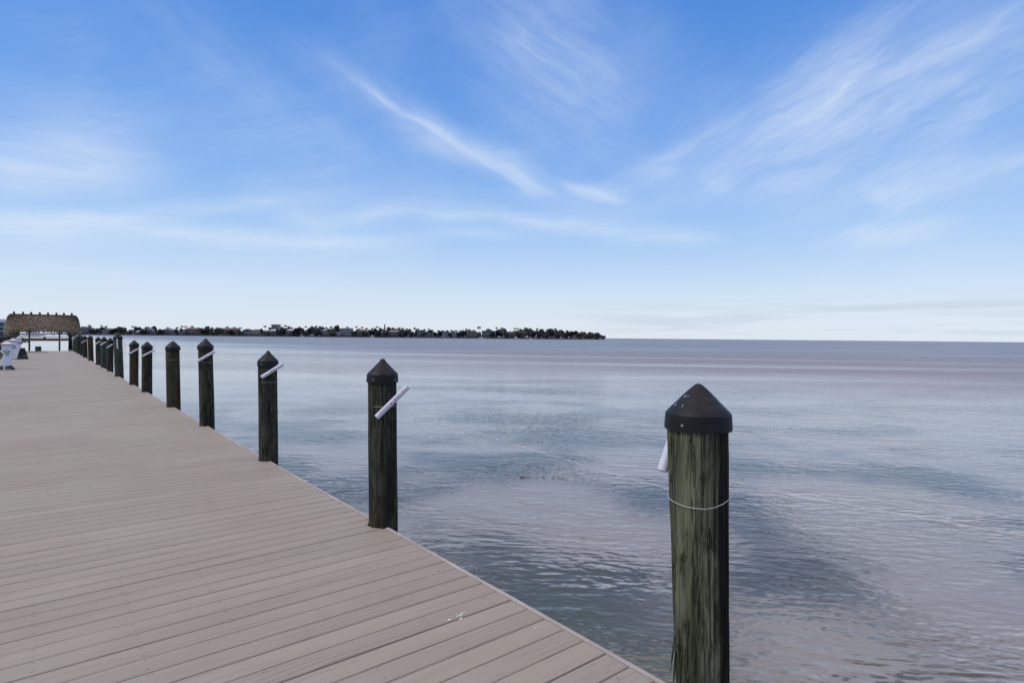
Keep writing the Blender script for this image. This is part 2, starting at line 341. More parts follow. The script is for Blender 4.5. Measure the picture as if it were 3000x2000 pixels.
# ------------------------------------------------------------------ water
WZ = -0.90
def make_water():
    m_, t, p = mat('bay_water'); pos = t.node('ShaderNodeNewGeometry').outputs['Position']; q = t.xyz(pos)
    # axes: u along the wave crests (roughly across the view), w across them
    ca, sa = math.cos(YAW+R(8)), math.sin(YAW+R(8))
    u = t.m('SUBTRACT', t.m('MULTIPLY', q[0], ca), t.m('MULTIPLY', q[1], sa)); w = t.m('ADD', t.m('MULTIPLY', q[0], sa), t.m('MULTIPLY', q[1], ca))
    dist = t.v('LENGTH', pos)
    wp = t.xyz(t.noise(t.comb(t.m('MULTIPLY', u, .45), t.m('MULTIPLY', w, .8), 3.), 1., 2., .5, col=True))
    uw = t.m('ADD', u, t.m('MULTIPLY', wp[0], 1.2)); ww = t.m('ADD', w, t.m('MULTIPLY', wp[1], .55))
    def height(u_, w_):
        a = t.noise(t.comb(t.m('MULTIPLY', u_, .8), t.m('MULTIPLY', w_, 2.0), 0.), 1., 1., .5)
        b = t.noise(t.comb(t.m('MULTIPLY', u_, 3.6), t.m('MULTIPLY', w_, 8.2), 7.), 1., 2., .55)
        return t.m('ADD', t.m('MULTIPLY', a, .062), t.m('MULTIPLY', b, .060))
    e = .02
    h0 = height(uw, ww); hu = height(t.m('ADD', uw, e), ww); hw = height(uw, t.m('ADD', ww, e))
    # wind: ruffled and slick zones, tens of metres across, calmer in the lee of the dock
    zone = t.noise(t.comb(t.m('MULTIPLY', u, .012), t.m('MULTIPLY', w, .05), 2.), 1., 4., .6, .4)
    zone2 = t.noise(t.comb(t.m('MULTIPLY', u, .22), t.m('MULTIPLY', w, .40), 5.), 1., 3., .6, .5)
    lee = t.ss(t.m('ADD', q[0], t.m('MULTIPLY', zone, 50.)), 26., 88.)
    near = t.ss(dist, 26., 7.)
    ruf = t.m('ADD', t.m('MULTIPLY', t.ss(zone, .36, .56), t.ss(dist, 160., 40., .35, 1.)), t.ss(dist, 40., 160., 0., .42))
    amp = t.m('MULTIPLY', t.m('ADD', .12, t.m('MAXIMUM', t.m('MULTIPLY', t.m('MULTIPLY', lee, t.ss(dist, 110., 18., .35, .95)), 1.0), t.m('MULTIPLY', near, .50))), t.m('ADD', .5, t.m('MULTIPLY', ruf, .6)))
    amp = t.m('MULTIPLY', amp, t.m('ADD', .72, t.m('MULTIPLY', t.ss(zone2, .36, .64), .45)))
    k = t.m('MULTIPLY', amp, 1/e)
    gu = t.m('MULTIPLY', t.m('SUBTRACT', h0, hu), k); gw = t.m('MULTIPLY', t.m('SUBTRACT', h0, hw), k)
    nx = t.m('ADD', t.m('MULTIPLY', gu, ca), t.m('MULTIPLY', gw, sa)); ny = t.m('SUBTRACT', t.m('MULTIPLY', gw, ca), t.m('MULTIPLY', gu, sa))
    t.l.new(t.v('NORMALIZE', t.comb(nx, ny, 1.)), p.inputs['Normal'])
    # turbid shallow water; light and dark patches of reflected cloud painted into its colour
    refl_patch = t.noise(t.comb(t.m('MULTIPLY', t.m('ADD', u, t.m('MULTIPLY', gu, 3.)), .32), t.m('MULTIPLY', t.m('ADD', w, t.m('MULTIPLY', gw, 5.)), .46), 16.2), 1., 3., .55)
    c = t.mix(t.ss(refl_patch, .43, .58), (.295, .262, .238), (.082, .078, .070))
    c = t.mix(t.m('MULTIPLY', t.ss(dist, 7.5, 3.2), t.ss(refl_patch, .40, .62)), c, (.085, .105, .078))
    c = t.mix(t.ss(dist, 10., 45.), c, (.245, .172, .150))  # pinker from here out: the lavender of reflected cloud put into the colour
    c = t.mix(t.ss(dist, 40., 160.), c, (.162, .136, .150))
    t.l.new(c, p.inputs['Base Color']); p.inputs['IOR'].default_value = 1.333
    t.l.new(t.m('ADD', .04, t.m('MULTIPLY', t.m('MULTIPLY', t.ss(dist, 8., 48.), t.m('ADD', .05, t.m('MULTIPLY', lee, .40))), t.m('ADD', .42, t.m('ADD', t.m('MULTIPLY', ruf, .25), t.m('MULTIPLY', t.ss(h0, .065, .10), .45))))), p.inputs['Roughness'])
    return m_
WATER = make_water()
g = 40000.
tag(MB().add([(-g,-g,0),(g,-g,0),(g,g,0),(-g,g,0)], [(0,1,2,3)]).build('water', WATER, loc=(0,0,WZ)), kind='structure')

# ------------------------------------------------------------------ pilings table: y, apex z, sideways lean, radius, material, label
PX = 2.15
PIL = [
 (1.378, 1.325, -.040, .122, TIMBER_NEAR, 'nearest thick grey-green dock piling with white tube behind its left side'),
 (4.285, 1.330, -.019, .112, TIMBER, 'dark dock piling second nearest the viewer with steep white tube bearing red print'),
 (7.330, 1.324, -.022, .108, TIMBER, 'dark dock piling third nearest the viewer with white tube showing two bolt heads'),
 (10.71, 1.447, -.043, .112, TIMBER, 'leaning dock piling fourth nearest the viewer, standing taller than its neighbours'),
 (13.87, 1.369, -.029, .128, TIMBER_RUST, 'stout dock piling fifth nearest the viewer with no white tube on it'),
 (17.84, 1.313, -.005, .120, TIMBER, 'dark dock piling sixth nearest the viewer with slanted white tube'),
 (20.58, 1.325, -.003, .118, TIMBER_RUST, 'rust-streaked dock piling seventh nearest the viewer with slanted white tube'),
 (24.82, 1.509, -.066, .136, TIMBER_GREEN, 'tall green dock piling with white tube set upright, eighth nearest the viewer'),
 (28.35, 1.358, -.003, .108, TIMBER, 'dock piling with slanted tube just behind the tall green piling'),
 (31.36, 1.387, -.004, .110, TIMBER_GREEN, 'dock piling with slanted tube, second behind the tall green piling'),
 (34.61, 1.367, -.025, .106, TIMBER_GREEN, 'dock piling with slanted tube, third behind the tall green piling'),
 (39.98, 1.400, -.060, .130, TIMBER_RUST, 'brown-stained dock piling beside a bright gap, fourth behind the tall green piling'),
 (45.45, 1.382, -.060, .126, TIMBER, 'dock piling with cream tube, fifth behind the tall green piling'),
 (49.58, 1.394, .002, .106, TIMBER, 'slim dark dock piling, sixth behind the tall green piling'),
 (53.97, 1.382, -.026, .108, TIMBER, 'dark dock piling with slanted tube, third from the far end'),
 (58.60, 1.422, .005, .110, TIMBER_GREEN, 'green dock piling next to last before the dock end'),
 (62.10, 1.423, .015, .105, TIMBER_GREEN, 'last dock piling at the far end below the thatched roof'),
 (-1.62, 1.33, 0., .112, TIMBER, 'dock piling behind the viewer holding the near end of the string'),
]
# ------------------------------------------------------------------ dock
dock = empty('dock', (0,0,0), 'long dock of pale grey-brown composite boards leading to a thatched hut', 'dock')
BP, BX0, BX1, Y_END = .144, -1.75, 2.105, 62.75
def notch(y):
    x = BX1
    for (py, *_r) in PIL:
        r_ = _r[2]+.012
        if abs(y-py) < r_: x = min(x, PX-math.sqrt(r_*r_-(y-py)**2))
    return x
def board_mesh(mb, y0, wd, z=0.):
    """a board y0..y0+wd with eased edges; its right end follows the notch round a piling"""
    hit = any(y0-.15 < p_[0]+p_[3] and y0+wd+.15 > p_[0]-p_[3] for p_ in PIL)
    ys = [(0., -.006), (.003, -.0015), (.008, 0.)]
    inner = [wd*k/12 for k in range(1, 12)] if hit else []
    prof = ys+[(q_, 0.) for q_ in inner if .012 < q_ < wd-.012]+[(wd-b_, z_) for b_, z_ in reversed(ys)]
    prof = [(0., -.028)]+prof+[(wd, -.028)]
    vs, n = [], len(prof)
    for yy, zz in prof: vs.append((BX0, y0+yy, z+zz))
    for yy, zz in prof: vs.append((notch(y0+yy), y0+yy, z+zz))
    mb.add(vs, [(i, i+1, n+i+1, n+i) for i in range(n-1)]+[tuple(range(n)), tuple(reversed(range(n, 2*n))), (n-1, 0, n, 2*n-1)])
rb = random.Random(3)
k0 = int(-7/BP); k1 = int(Y_END/BP); near0 = int(1.0/BP); near1 = near0+300
std = {}
far = MB(); behind = MB()
for k in range(k0, k1):
    gap = rb.choice((.0045, .005, .0055, .006, .0075)); y0 = k*BP; wd = BP-gap; dz = rb.uniform(-.0010, .0010)
    if rb.random() < .06: wd -= .003
    if near0 <= k < near1:
        hit = any(y0-.15 < p_[0]+p_[3] and y0+wd+.15 > p_[0]-p_[3] for p_ in PIL)
        if hit:
            mb = MB(); board_mesh(mb, y0, wd); o = mb.build('board', DECK, dock, 50); o.location.z = dz
        else:
            key = round(wd, 4)
            if key not in std:
                mb = MB(); yb = 500.; n0 = len(PIL); board_mesh(mb, 500., wd); mb.v = [(x, y-500., z) for x, y, z in mb.v]; std[key] = mb.mesh('board', DECK, 50)
            o = obj('board', std[key], dock, (0, y0, dz))
    else: board_mesh(far if k >= near1 else behind, y0, wd, dz)
tag(far.build('distant_boards', DECK, dock, 50), kind='stuff'); tag(behind.build('boards_behind_viewer', DECK, dock, 50), kind='stuff')
ys = sorted(p_[0] for p_ in PIL); edges = [-7.0]+ys+[Y_END]; rad = {p_[0]: p_[3]+.010 for p_ in PIL}
for a, b in zip(edges[:-1], edges[1:]):
    # the strip stops where it meets the round timber
    def cut(y):
        if y not in rad: return 0.
        r_ = rad[y]; return math.sqrt(max(r_*r_-(PX-BX1-.004)**2, 0)), math.sqrt(max(r_*r_-(PX-2.140)**2, 0))
    ca_, cb_ = cut(a), cut(b)
    a0, a1 = (a+ca_[0], a+ca_[1]) if ca_ else (a, a); b0, b1 = (b-cb_[0], b-cb_[1]) if cb_ else (b, b)
    MB().prism([(2.109, a0), (2.137, a1), (2.137, b1), (2.109, b0)], -.26, .0015).build('edge_strip', FASCIA, dock)
for x in (-1.70, -1.30, -.895, -.49, -.085, .32, .725, 1.13, 1.535, 1.90):
    MB().box(x-.02, x+.02, -6.9, Y_END-.1, -.26, -.030).build('joist', TIMBER, dock)
MB().box(BX0, 2.137, Y_END+.004, Y_END+.032, -.28, .002).build('end_board', FASCIA, dock)
MB().box(BX0-.03, BX0-.003, -7, Y_END, -.26, .001).build('edge_strip', FASCIA, dock)

# ------------------------------------------------------------------ pilings
def timber_mesh(r, z0, z1, seed, n=48, rings=44, rough=.0045, taper=0):
    mb = MB(); vs, fs = [], []
    for i in range(rings+1):
        z = z0+(z1-z0)*i/rings
        for k in range(n):
            w = 2*math.pi*k/n; c_, s_ = math.cos(w), math.sin(w)
            dr = mnoise.noise(Vector((c_*1.1+seed, s_*1.1, z*.5)))*.006 + mnoise.noise(Vector((c_*7+seed, s_*7, z*.9)))*rough + mnoise.noise(Vector((c_*17+seed, s_*17, z*1.8)))*rough*.8
            if taper:
                g_ = mnoise.noise(Vector((c_*9+seed*2, s_*9, z*.55))); dr -= .010*max(0., .10-abs(g_))/.10
            rr = r*(1.02-.03*(z-z0)/(z1-z0) if taper == 0 else 1-taper*max(1.1-z, 0))+dr; vs.append((rr*c_, rr*s_, z))
    for i in range(rings):
        for k in range(n):
            k2 = (k+1) % n; fs.append((i*n+k, i*n+k2, (i+1)*n+k2, (i+1)*n+k))
    fs.append(tuple(range(rings*n, (rings+1)*n))); mb.add(vs, fs); return mb
CAPH = .190
def cap_prof(r):
    rc, rk = r*1.10+.002, r*1.055+.002
    return [(rc-.008, .006), (rc, 0), (rc+.001, .012), (rk+.003, .060), (rk+.0035, .064), (rk-.004, .074), (rk-.014, .084), (rk-.0375, .1085), (rk-.0390, .1088), (rk-.062, .134), (rk-.0632, .1343), (rk-.088, .160), (.018, .182), (.010, .187), (.0001, .190)]
# white rod-holder tubes: two end points read against the face of each piling (pixel of the photograph), or None
TUBES = {1: ((1103.5, 1222), (1195, 1132)), 2: ((766, 1105), (829, 1066)), 3: ((577, 1059), (629, 1029)), 5: ((417.5, 1043), (453, 1025)), 6: ((375.5, 1038), (405.5, 1021)),
         8: ((313, 1019), (329.5, 1008)), 9: ((294, 1011), (311, 1001)), 10: ((279.5, 1008.5), (293, 999)), 12: ((238, 1005), (253, 996)), 14: ((214.5, 994), (225, 982)), 15: ((210, 992.5), (216, 987))}
TUBE_R = .0225
def add_tube(root, p0, p1, n=20, print_=False, bolts=True):
    base = root.location; p0, p1 = p0-base, p1-base
    tube = MB().hollow(p0, p1, TUBE_R, TUBE_R-.0035, n).build('rod_holder', PVC, root, 40)
    t = (p1-p0).normalized(); toc = (EYE-base-(p0+p1)*.5); toc = (toc-t*toc.dot(t)).normalized(); side = t.cross(toc)
    if bolts:
        for f in (.46, .58):
            c = p0.lerp(p1, f)+toc*(TUBE_R-.001); MB().tube([c, c+toc*.004], .0062, 10).build('bolt', BOLT, tube)
    if print_:
        # faint red maker's print running along the tube: short upright dashes, not letters one can read
        rp = random.Random(9); mb = MB()
        for lo, hi in ((.10, .42), (.62, .76), (.80, .95)):
            f = lo
            while f < hi:
                c = p0.lerp(p1, f); wd_ = rp.uniform(.002, .005); hgt = rp.uniform(.0035, .0055)
                a_ = R(14); nn = (toc*math.cos(a_)-side*math.sin(a_)).normalized(); tt = t.cross(nn)
                cc = c+nn*(TUBE_R+.0006)
                mb.add([cc-tt*hgt, cc+t*wd_-tt*hgt, cc+t*wd_+tt*hgt, cc+tt*hgt], [(0,1,2,3)]); f += wd_/(p1-p0).length+rp.uniform(.006, .016)
        mb.build('red_print', PVC_PRINT, tube)
    return tube
shared_t = {}
for i, (y, za, lean, r, mt, label) in enumerate(PIL):
    root = empty('dock_piling', (PX+(.018 if i == 0 else 0), y, 0), label, 'piling', 'pilings along the dock edge')
    cap_z = za-CAPH; tilt = Vector((rt0.x, rt0.y, 0))*(lean/za)
    near = i < 4
    mb = timber_mesh(r, WZ-1.6, cap_z+.03, i*3.1, 180 if i == 0 else 56 if near else 28, 90 if i == 0 else 56 if near else 16, .0055 if i == 0 else .004, .12 if i == 0 else 0)
    mb.v = [(x+tilt.x*z, yy+tilt.y*z, z) for x, yy, z in mb.v]
    mb.build('timber', mt, root, 'all')
    cap = MB().lathe(cap_prof(r), 40 if near else 24).build('cap', CAP, root, 35)
    cap.location = (tilt.x*cap_z, tilt.y*cap_z, cap_z)
    cap.rotation_euler = (random.uniform(-.03, .03), random.uniform(-.03, .03), random.uniform(0, 6))
    if i < 7:
        view = math.atan2(-y, -PX)
        for w in ((view-.62, view+.9) if i else (view-.45,)):
            w -= cap.rotation_euler.z; rr = r*1.10+.001
            MB().tube([((rr-.002)*math.cos(w), (rr-.002)*math.sin(w), .026), ((rr+.004)*math.cos(w), (rr+.004)*math.sin(w), .026)], .005, 8).build('nail', BRASS, cap)
    if i in (0, 3):
        rs = random.Random(40+i)
        for _ in range(4 if i == 0 else 3):
            w = math.atan2(-y, -PX)-.75+rs.gauss(0, .16)-cap.rotation_euler.z; f = rs.uniform(.15, .75); rr = (r*1.055-.012)*(1-f)+.02*f; zz = .084+.097*f; L_ = rs.uniform(.004, .011); wd_ = rs.uniform(.001, .0022)
            n_ = Vector((math.cos(w)*.72, math.sin(w)*.72, .70)); d_ = Vector((math.cos(w)*.70, math.sin(w)*.70, -.72)); t_ = n_.cross(d_); c_ = Vector((rr*math.cos(w), rr*math.sin(w), zz))+n_*.0025
            MB().add([c_-d_*L_, c_+t_*wd_, c_+d_*L_*1.4, c_-t_*wd_, c_+n_*.0015], [(0,1,4),(1,2,4),(2,3,4),(3,0,4),(3,2,1,0)]).build('dropping', DROP, cap)
    if i in TUBES:
        toc = Vector((-PX, -y, 0)).normalized(); c0 = Vector((PX, y, 0))+tilt*cap_z+toc*(r+TUBE_R*.9)
        ends = []
        for px, py in TUBES[i]:
            d = ray(px, py); ends.append(EYE+d*((c0-EYE).dot(toc)/d.dot(toc)))
        add_tube(root, ends[0], ends[1], 20 if near else 12, i == 1, i < 7)
    if i == 7:
        toc = Vector((-PX, -y, 0)).normalized(); c0 = Vector((PX, y, 0))+tilt*cap_z+toc*(r+TUBE_R*.9)
        ends = []
        for px, py in ((344.6, 1021), (342.8, 992)):
            d = ray(px, py); ends.append(EYE+d*((c0-EYE).dot(toc)/d.dot(toc)))
        add_tube(root, ends[0], ends[1], 12, False, False)
    if i == 0:
        # tube strapped to the far left flank, only its lower end in sight; splinters peeling off the left side
        left = Vector((-rt0.x, -rt0.y, 0)); back = Vector((fwd.x, fwd.y, 0)).normalized()
        q0 = Vector((PX, y, 0))+left*.133+back*.055; d = ray(1940, 1379); dep = (q0-EYE).dot(fwd); p0 = EYE+d*dep
        p1 = p0-left*.095+back*.06+Vector((0, 0, .24)); add_tube(root, p0, p1, 24, False, False)
        rs = random.Random(5)
        for (za_, zb_, off, bend) in ((.30, .10, .004, .020), (.62, .44, .002, .006), (.20, -.05, .003, .012)):
            dirn = (left*.96-back*.10).normalized(); b0 = dirn*(r-.001)+Vector((0, 0, za_)); b1 = dirn*(r+off+bend*.4)+Vector((0, 0, (za_+zb_)/2)); b2 = dirn*(r+off+bend)+Vector((0, 0, zb_))
            MB().tube([b0, b1, b2], [.005, .0045, .0012], 5).build('splinter', mt, root)

# ------------------------------------------------------------------ string tied from piling to piling
pts = []
def wrap(y, z, r, tilt_z=0.):
    """round the dock side of a piling from its near tangent to its far tangent"""
    return [Vector((PX+(r+.006)*math.cos(a_), y+(r+.006)*math.sin(a_), z+dz)) for a_, dz in
            [(R(318)+w*-R(222)/14, .0) for w in range(0, 15)]]
def sag(a, b, s, n=10): return [a.lerp(b, k/n)-Vector((0, 0, s*4*(k/n)*(1-k/n))) for k in range(1, n)]
seq = [(17, 1.085), (0, .835), (1, .955), (2, .945), (3, 1.05), (4, .98)]
for k, (i, z) in enumerate(seq):
    w = wrap(PIL[i][0]+(.014 if i == 0 else 0), z, PIL[i][3]+(.004 if i == 0 else 0))
    if i == 0:
        for j, q_ in enumerate(w): q_.z += .075*max(0., 1-j/6.)**1.3+.018*max(0., (j-8)/6.)
    if pts: pts += sag(pts[-1], w[0], .02)
    pts += w
tag(MB().tube(pts, .0011, 6).build('string_line', STRING, smooth='all'), 'thin pale string tied from piling to piling above the water', 'string')

# ------------------------------------------------------------------ bird droppings on the boards
def splat(c, rx, ry, ang, n, seed, label):
    rs = random.Random(seed); mb = MB(); ca_, sa_ = math.cos(ang), math.sin(ang)
    for _ in range(n):
        u_, w_ = rs.gauss(0, .45)*rx, rs.gauss(0, .45)*ry; s_ = rs.uniform(.05, .22)*min(rx, ry*2.); el_ = rs.uniform(1., 3.2); poly = []
        for k in range(9):
            t = 2*math.pi*k/9; rr = s_*rs.uniform(.7, 1.2); a_, b_ = u_+rr*el_*math.cos(t), w_+rr*math.sin(t)*.6
            poly.append((a_*ca_-b_*sa_, a_*sa_+b_*ca_))
        mb.prism(poly, .0012, .0022+rs.uniform(0, .001))
    return tag(mb.build('bird_dropping', DROP, loc=(c.x, c.y, 0)), label, 'dropping', 'bird droppings on the dock')
splat(on_z(840, 1425, 0), .14, .018, R(20), 9, 1, 'long white dropping streak on the boards near the dock edge')
splat(on_z(1340, 1806, 0), .065, .02, R(25), 9, 2, 'faint scattered white smear of droppings on a near board')
splat(on_z(1568, 1839, 0), .018, .007, R(30), 6, 3, 'small bright white dropping close to the edge strip')

# ------------------------------------------------------------------ service pedestals at the left of the dock
def pedestal(p, s, label):
    root = empty('power_pedestal', p, label, 'pedestal', 'white power pedestals along the dock', rz=R(3)); root.scale = (s, s, s)
    def sq(w0, w1, z0, z1, name, mt, parent=root, dx=0.):
        vs = [(sx_*w, sy_*w, z) for w, z in ((w0, z0), (w1, z1)) for sx_, sy_ in ((-1,-1),(1,-1),(1,1),(-1,1))]
        return MB().add(vs, [(3,2,1,0),(4,5,6,7),(0,1,5,4),(1,2,6,5),(2,3,7,6),(3,0,4,7)]).build(name, mt, parent)
    sq(.225, .135, 0, .62, 'base', WHITE_GRP)
    nk = sq(.115, .115, .62, .80, 'neck', WHITE_GRP); MB().box(-.075, .075, -.119, -.112, .64, .78).build('meter_window', METER, nk)
    bd = sq(.175, .185, .80, 1.13, 'head', WHITE_GRP)
    for x in (-.075, .075): MB().box(x-.045, x+.045, -.188, -.176, .805, .845).build('socket', SOCKET, bd)
    MB().box(-.028, .028, -.189, -.178, .89, .915).build('blue_mark', BLUE_MARK, bd)
    sq(.205, .205, 1.13, 1.165, 'light_band', GOLD)
    MB().add([(sx_*w, sy_*w, z) for w, z in ((.232, 1.165), (.225, 1.185), (.10, 1.25), (.065, 1.262), (.060, 1.318), (.03, 1.334)) for sx_, sy_ in ((-1,-1),(1,-1),(1,1),(-1,1))],
        [(3,2,1,0), (20,21,22,23)]+[(4*j+k, 4*j+(k+1) % 4, 4*j+4+(k+1) % 4, 4*j+4+k) for j in range(5) for k in range(4)]).build('lid', WHITE_GRP, root)
    return root
PED = [on_z(19.5, 1081, 0), on_z(38, 1052, 0), on_z(55, 1031, 0)]
pedestal(PED[0], .89, 'white power pedestal nearest the viewer, beside the white arched rail')
pedestal(PED[1], .91, 'middle white power pedestal with a dark hose hung beside it')
pedestal(PED[2], .93, 'farthest white power pedestal near the end of the dock')
def heap(c, rx, h, n, seed, label, tall=False):
    rs = random.Random(seed); mb = MB(); pts_ = []
    for k in range(n*14):
        t = k/14; z = .014+(h*(1-t/n) if tall else h*t/n); rr = rx*(.35+.65*t/n if tall else rs.uniform(.85, 1.)*(1-.35*t/n)); a_ = 2*math.pi*t
        pts_.append((rr*math.cos(a_)+rs.uniform(-.01, .01), rr*.8*math.sin(a_), z+rs.uniform(-.008, .008)))
    mb.tube(pts_, .013, 6)
    return tag(mb.build('hose_coil', HOSE, smooth='all', loc=c), label, 'hose', 'hoses left on the dock')
heap(on_z(20, 1082.5, 0)+Vector((0, -.32, 0)), .30, .16, 5, 1, 'black hose coiled round the foot of the nearest pedestal')
heap(PED[1]+Vector((.42, -.1, 0)), .27, .62, 24, 2, 'dark hose piled in a cone beside the middle pedestal', True)
tag(MB().tube([PED[1]+Vector((-.28+.045*k, -.42-.10*math.sin(k*.26), .016)) for k in range(15)], .014, 6).build('hose', HOSE, smooth='all'), 'thin dark hose looping across the boards to the middle pedestal', 'hose', 'hoses left on the dock')
rs = random.Random(8)
tag(MB().tube([PED[2]+Vector((.15+.065*k, -2.0+.35*math.sin(k*1.35)+rs.uniform(-.1, .1), .02+.012*(k % 3))) for k in range(26)], .022, 6).build('shore_power_cable', HOSE, smooth='all'),
    'black power cord lying flat on the boards by the farthest pedestal', 'cord')
# white arched rail at the left edge of the picture
leg = on_z(12.5, 1090, 0); arch = [leg+Vector((0, 0, z)) for z in (0, .25, .5, .62)]
for k in range(1, 9):
    a_ = math.pi*k/8; arch.append(leg+Vector((-.22+.22*math.cos(a_), 0, .62+.22*math.sin(a_))))
arch += [leg+Vector((-.44, 0, z)) for z in (.4, .2, 0)]
rail = tag(MB().tube(arch, .026, 12).build('arched_rail', WHITE_GRP, smooth='all'), 'white arched pipe rail at the left edge in front of the pedestals', 'rail')
for dx in (0, -.44): MB().lathe([(.06, 0.001), (.06, .012), (.032, .018)], 16, leg+Vector((dx, 0, 0))).build('flange', WHITE_GRP, rail)
# red cabinet on a post, seen over the pedestals
c = on_z(33, 1062, 0); fx = empty('extinguisher_cabinet', c+Vector((-.20, 0, 0)), 'red cabinet on a short post behind the nearest white pedestals', 'cabinet')
MB().box(-.05, .05, -.05, .05, 0, .72).build('post', TIMBER, fx); bx = MB().box(-.17, .17, -.12, .12, .72, 1.06).build('box', RED, fx)
MB().box(-.14, .14, -.128, -.121, .76, 1.02).build('door', RED, bx); MB().add([(-.18,-.13,1.062),(.18,-.13,1.062),(.18,.13,1.062),(-.18,.13,1.062),(-.09,0,1.10),(.09,0,1.10)], [(3,2,1,0),(0,1,5,4),(2,3,4,5),(1,2,5),(3,0,4)]).build('lid', RED, fx)
# low piling stub on the far end and one on the left side
st = on_z(112, 1028.5, 0); o = timber_mesh(.205, 0, .40, 77, 24, 6, .004).build('piling_stub', TIMBER_GREEN, smooth=40, loc=st); tag(o, 'short cut-off green piling standing at the far end of the dock', 'piling')
lp = on_z(1.5, 1078, 0); o = timber_mesh(.13, 0, .72, 78, 24, 6, .004).build('piling_stub', TIMBER_RUST, smooth=40, loc=lp+Vector((-.18, .3, 0))); tag(o, 'short brown-green piling half cut off by the left edge', 'piling')
# floating weed
wd = on_z(1585, 1400, WZ); mb = MB(); rs = random.Random(4); WEED = plain('red_weed', (.14, .05, .07), .7, .2, 20.)
for _ in range(26):
    a_ = rs.uniform(0, 6.3); u_ = rs.choice((-.28, .22))+rs.gauss(0, .10); x, y = rt0.x*u_+rs.gauss(0, .04), rt0.y*u_+rs.gauss(0, .04); L = rs.uniform(.02, .06)
    mb.tube([(x, y, .002), (x+L*math.cos(a_)*.5, y+L*math.sin(a_)*.5, .012), (x+L*math.cos(a_), y+L*math.sin(a_), .004)], [.004, .006, .002], 4)
tag(mb.build('floating_weed', WEED, loc=wd), 'small patch of reddish weed floating on the water', 'seaweed')

# ------------------------------------------------------------------ thatched hut standing in the water
HC = Vector((.25, 114.6, WZ)); hut = empty('thatched_hut', HC, 'thatched palm roof hut on posts over the water beyond the dock end', 'hut')
HX, HY = 4.55, 2.3; ZE, ZR = 2.75, 5.15
def roof_pt(u, v):
    """u in -1..1 round the long axis, v 0 ridge .. 1 eave: a ridge with rounded drooping ends"""
    a_ = u*math.pi; cx_, sy_ = math.cos(a_), math.sin(a_)
    e = lambda q_: math.copysign(abs(q_)**.55, q_)
    rx = 3.98+(HX-3.98)*v**.7; x = e(cx_)*rx; y = e(sy_)*HY*(v**.9)
    drop = ZR-(ZR-ZE)*(v**1.25)-.55*v*v*max(abs(cx_)-.78, 0)/.22
    return Vector((x, y, drop))
mb = MB(); NU, NV = 72, 10; vs, fs = [], []
for j in range(NV+1):
    for k in range(NU): vs.append(roof_pt(2*k/NU-1, j/NV))
for j in range(NV):
    for k in range(NU): k2 = (k+1) % NU; fs.append((j*NU+k, (j+1)*NU+k, (j+1)*NU+k2, j*NU+k2))
mb.add(vs, fs); rs = random.Random(2)
for _ in range(6500):
    u_, v_ = rs.uniform(-1, 1), rs.random()**.8*.98+.02; p = roof_pt(u_, v_); q = roof_pt(u_+rs.uniform(-.012, .012), min(v_+.16, 1.)); q = p+(q-p).normalized()*rs.uniform(.35, .75) if v_ < .85 else p+Vector(((q-p).x*.4, (q-p).y*.4, -rs.uniform(.2, .62)))
    out = Vector((p.x*.25, p.y, 1.2)).normalized(); w_ = Vector((q-p)).cross(out).normalized()*rs.uniform(.035, .09)
    lift = out*rs.uniform(.03, .16)
    mb.add([p-w_+out*.02, p+w_+out*.02, q+w_*.4+lift, q-w_*.4+lift], [(0,1,2,3)])
mb.build('thatch', THATCH, hut)
MB().box(-3.95, 3.95, -.24, .24, ZR-.03, ZR+.10).build('ridge_board', BEAM, hut)
MB().box(-3.85, 3.85, -.36, -.30, ZR-.28, ZR-.05).build('ridge_board', BEAM, hut)
for k in range(8):
    x = -3.45+6.9*k/7+rs.uniform(-.05, .05); lash = MB()
    lash.tube([(x-.07, -.42, ZR-.30), (x-.05, 0, ZR+.14), (x-.03, .22, ZR+.40)], .085, 8); lash.tube([(x+.10, .42, ZR-.30), (x+.08, 0, ZR+.14), (x+.06, -.22, ZR+.40)], .085, 8)
    lash.build('ridge_peg', plain('peg_wood', (.12, .075, .06), .8, .25, 8.) if k == 0 else bpy.data.materials['peg_wood'], hut)
for x, y, r in ((-1.68, -1.75, .115), (1.88, -1.75, .115), (-3.1, 1.3, .26), (3.3, 1.3, .26)):
    MB().tube([(x, y, -1.5), (x+.01, y, 1.2), (x, y, 3.3)], [r*1.12, r, r*.95], 12).build('post', THATCH_W if y < 0 else TIMBER, hut, 'all')
def beam(a, b, h, t, name='beam'):
    a, b = Vector(a), Vector(b); n = (b-a).cross(Vector((0, 0, 1))).normalized()*t; z = Vector((0, 0, h/2))
    return MB().add([a-n-z, a+n-z, b+n-z, b-n-z, a-n+z, a+n+z, b+n+z, b-n+z], [(0,3,2,1),(4,5,6,7),(0,1,5,4),(1,2,6,5),(2,3,7,6),(3,0,4,7)]).build(name, BEAM, hut)
beam((-1.80, -1.89, 1.42), (2.0, -1.89, 1.42), .40, .05); beam((-1.86, -1.80, 1.42), (-3.0, 1.05, 1.42), .36, .05); beam((2.06, -1.80, 1.42), (3.2, 1.05, 1.42), .36, .05)
beam((-2.9, 1.2, 1.80), (3.1, 1.2, 1.80), .09, .05, 'rail'); MB().box(-.06, .26, 1.06, 1.14, 1.58, 1.76).build('bracket', BEAM, hut)
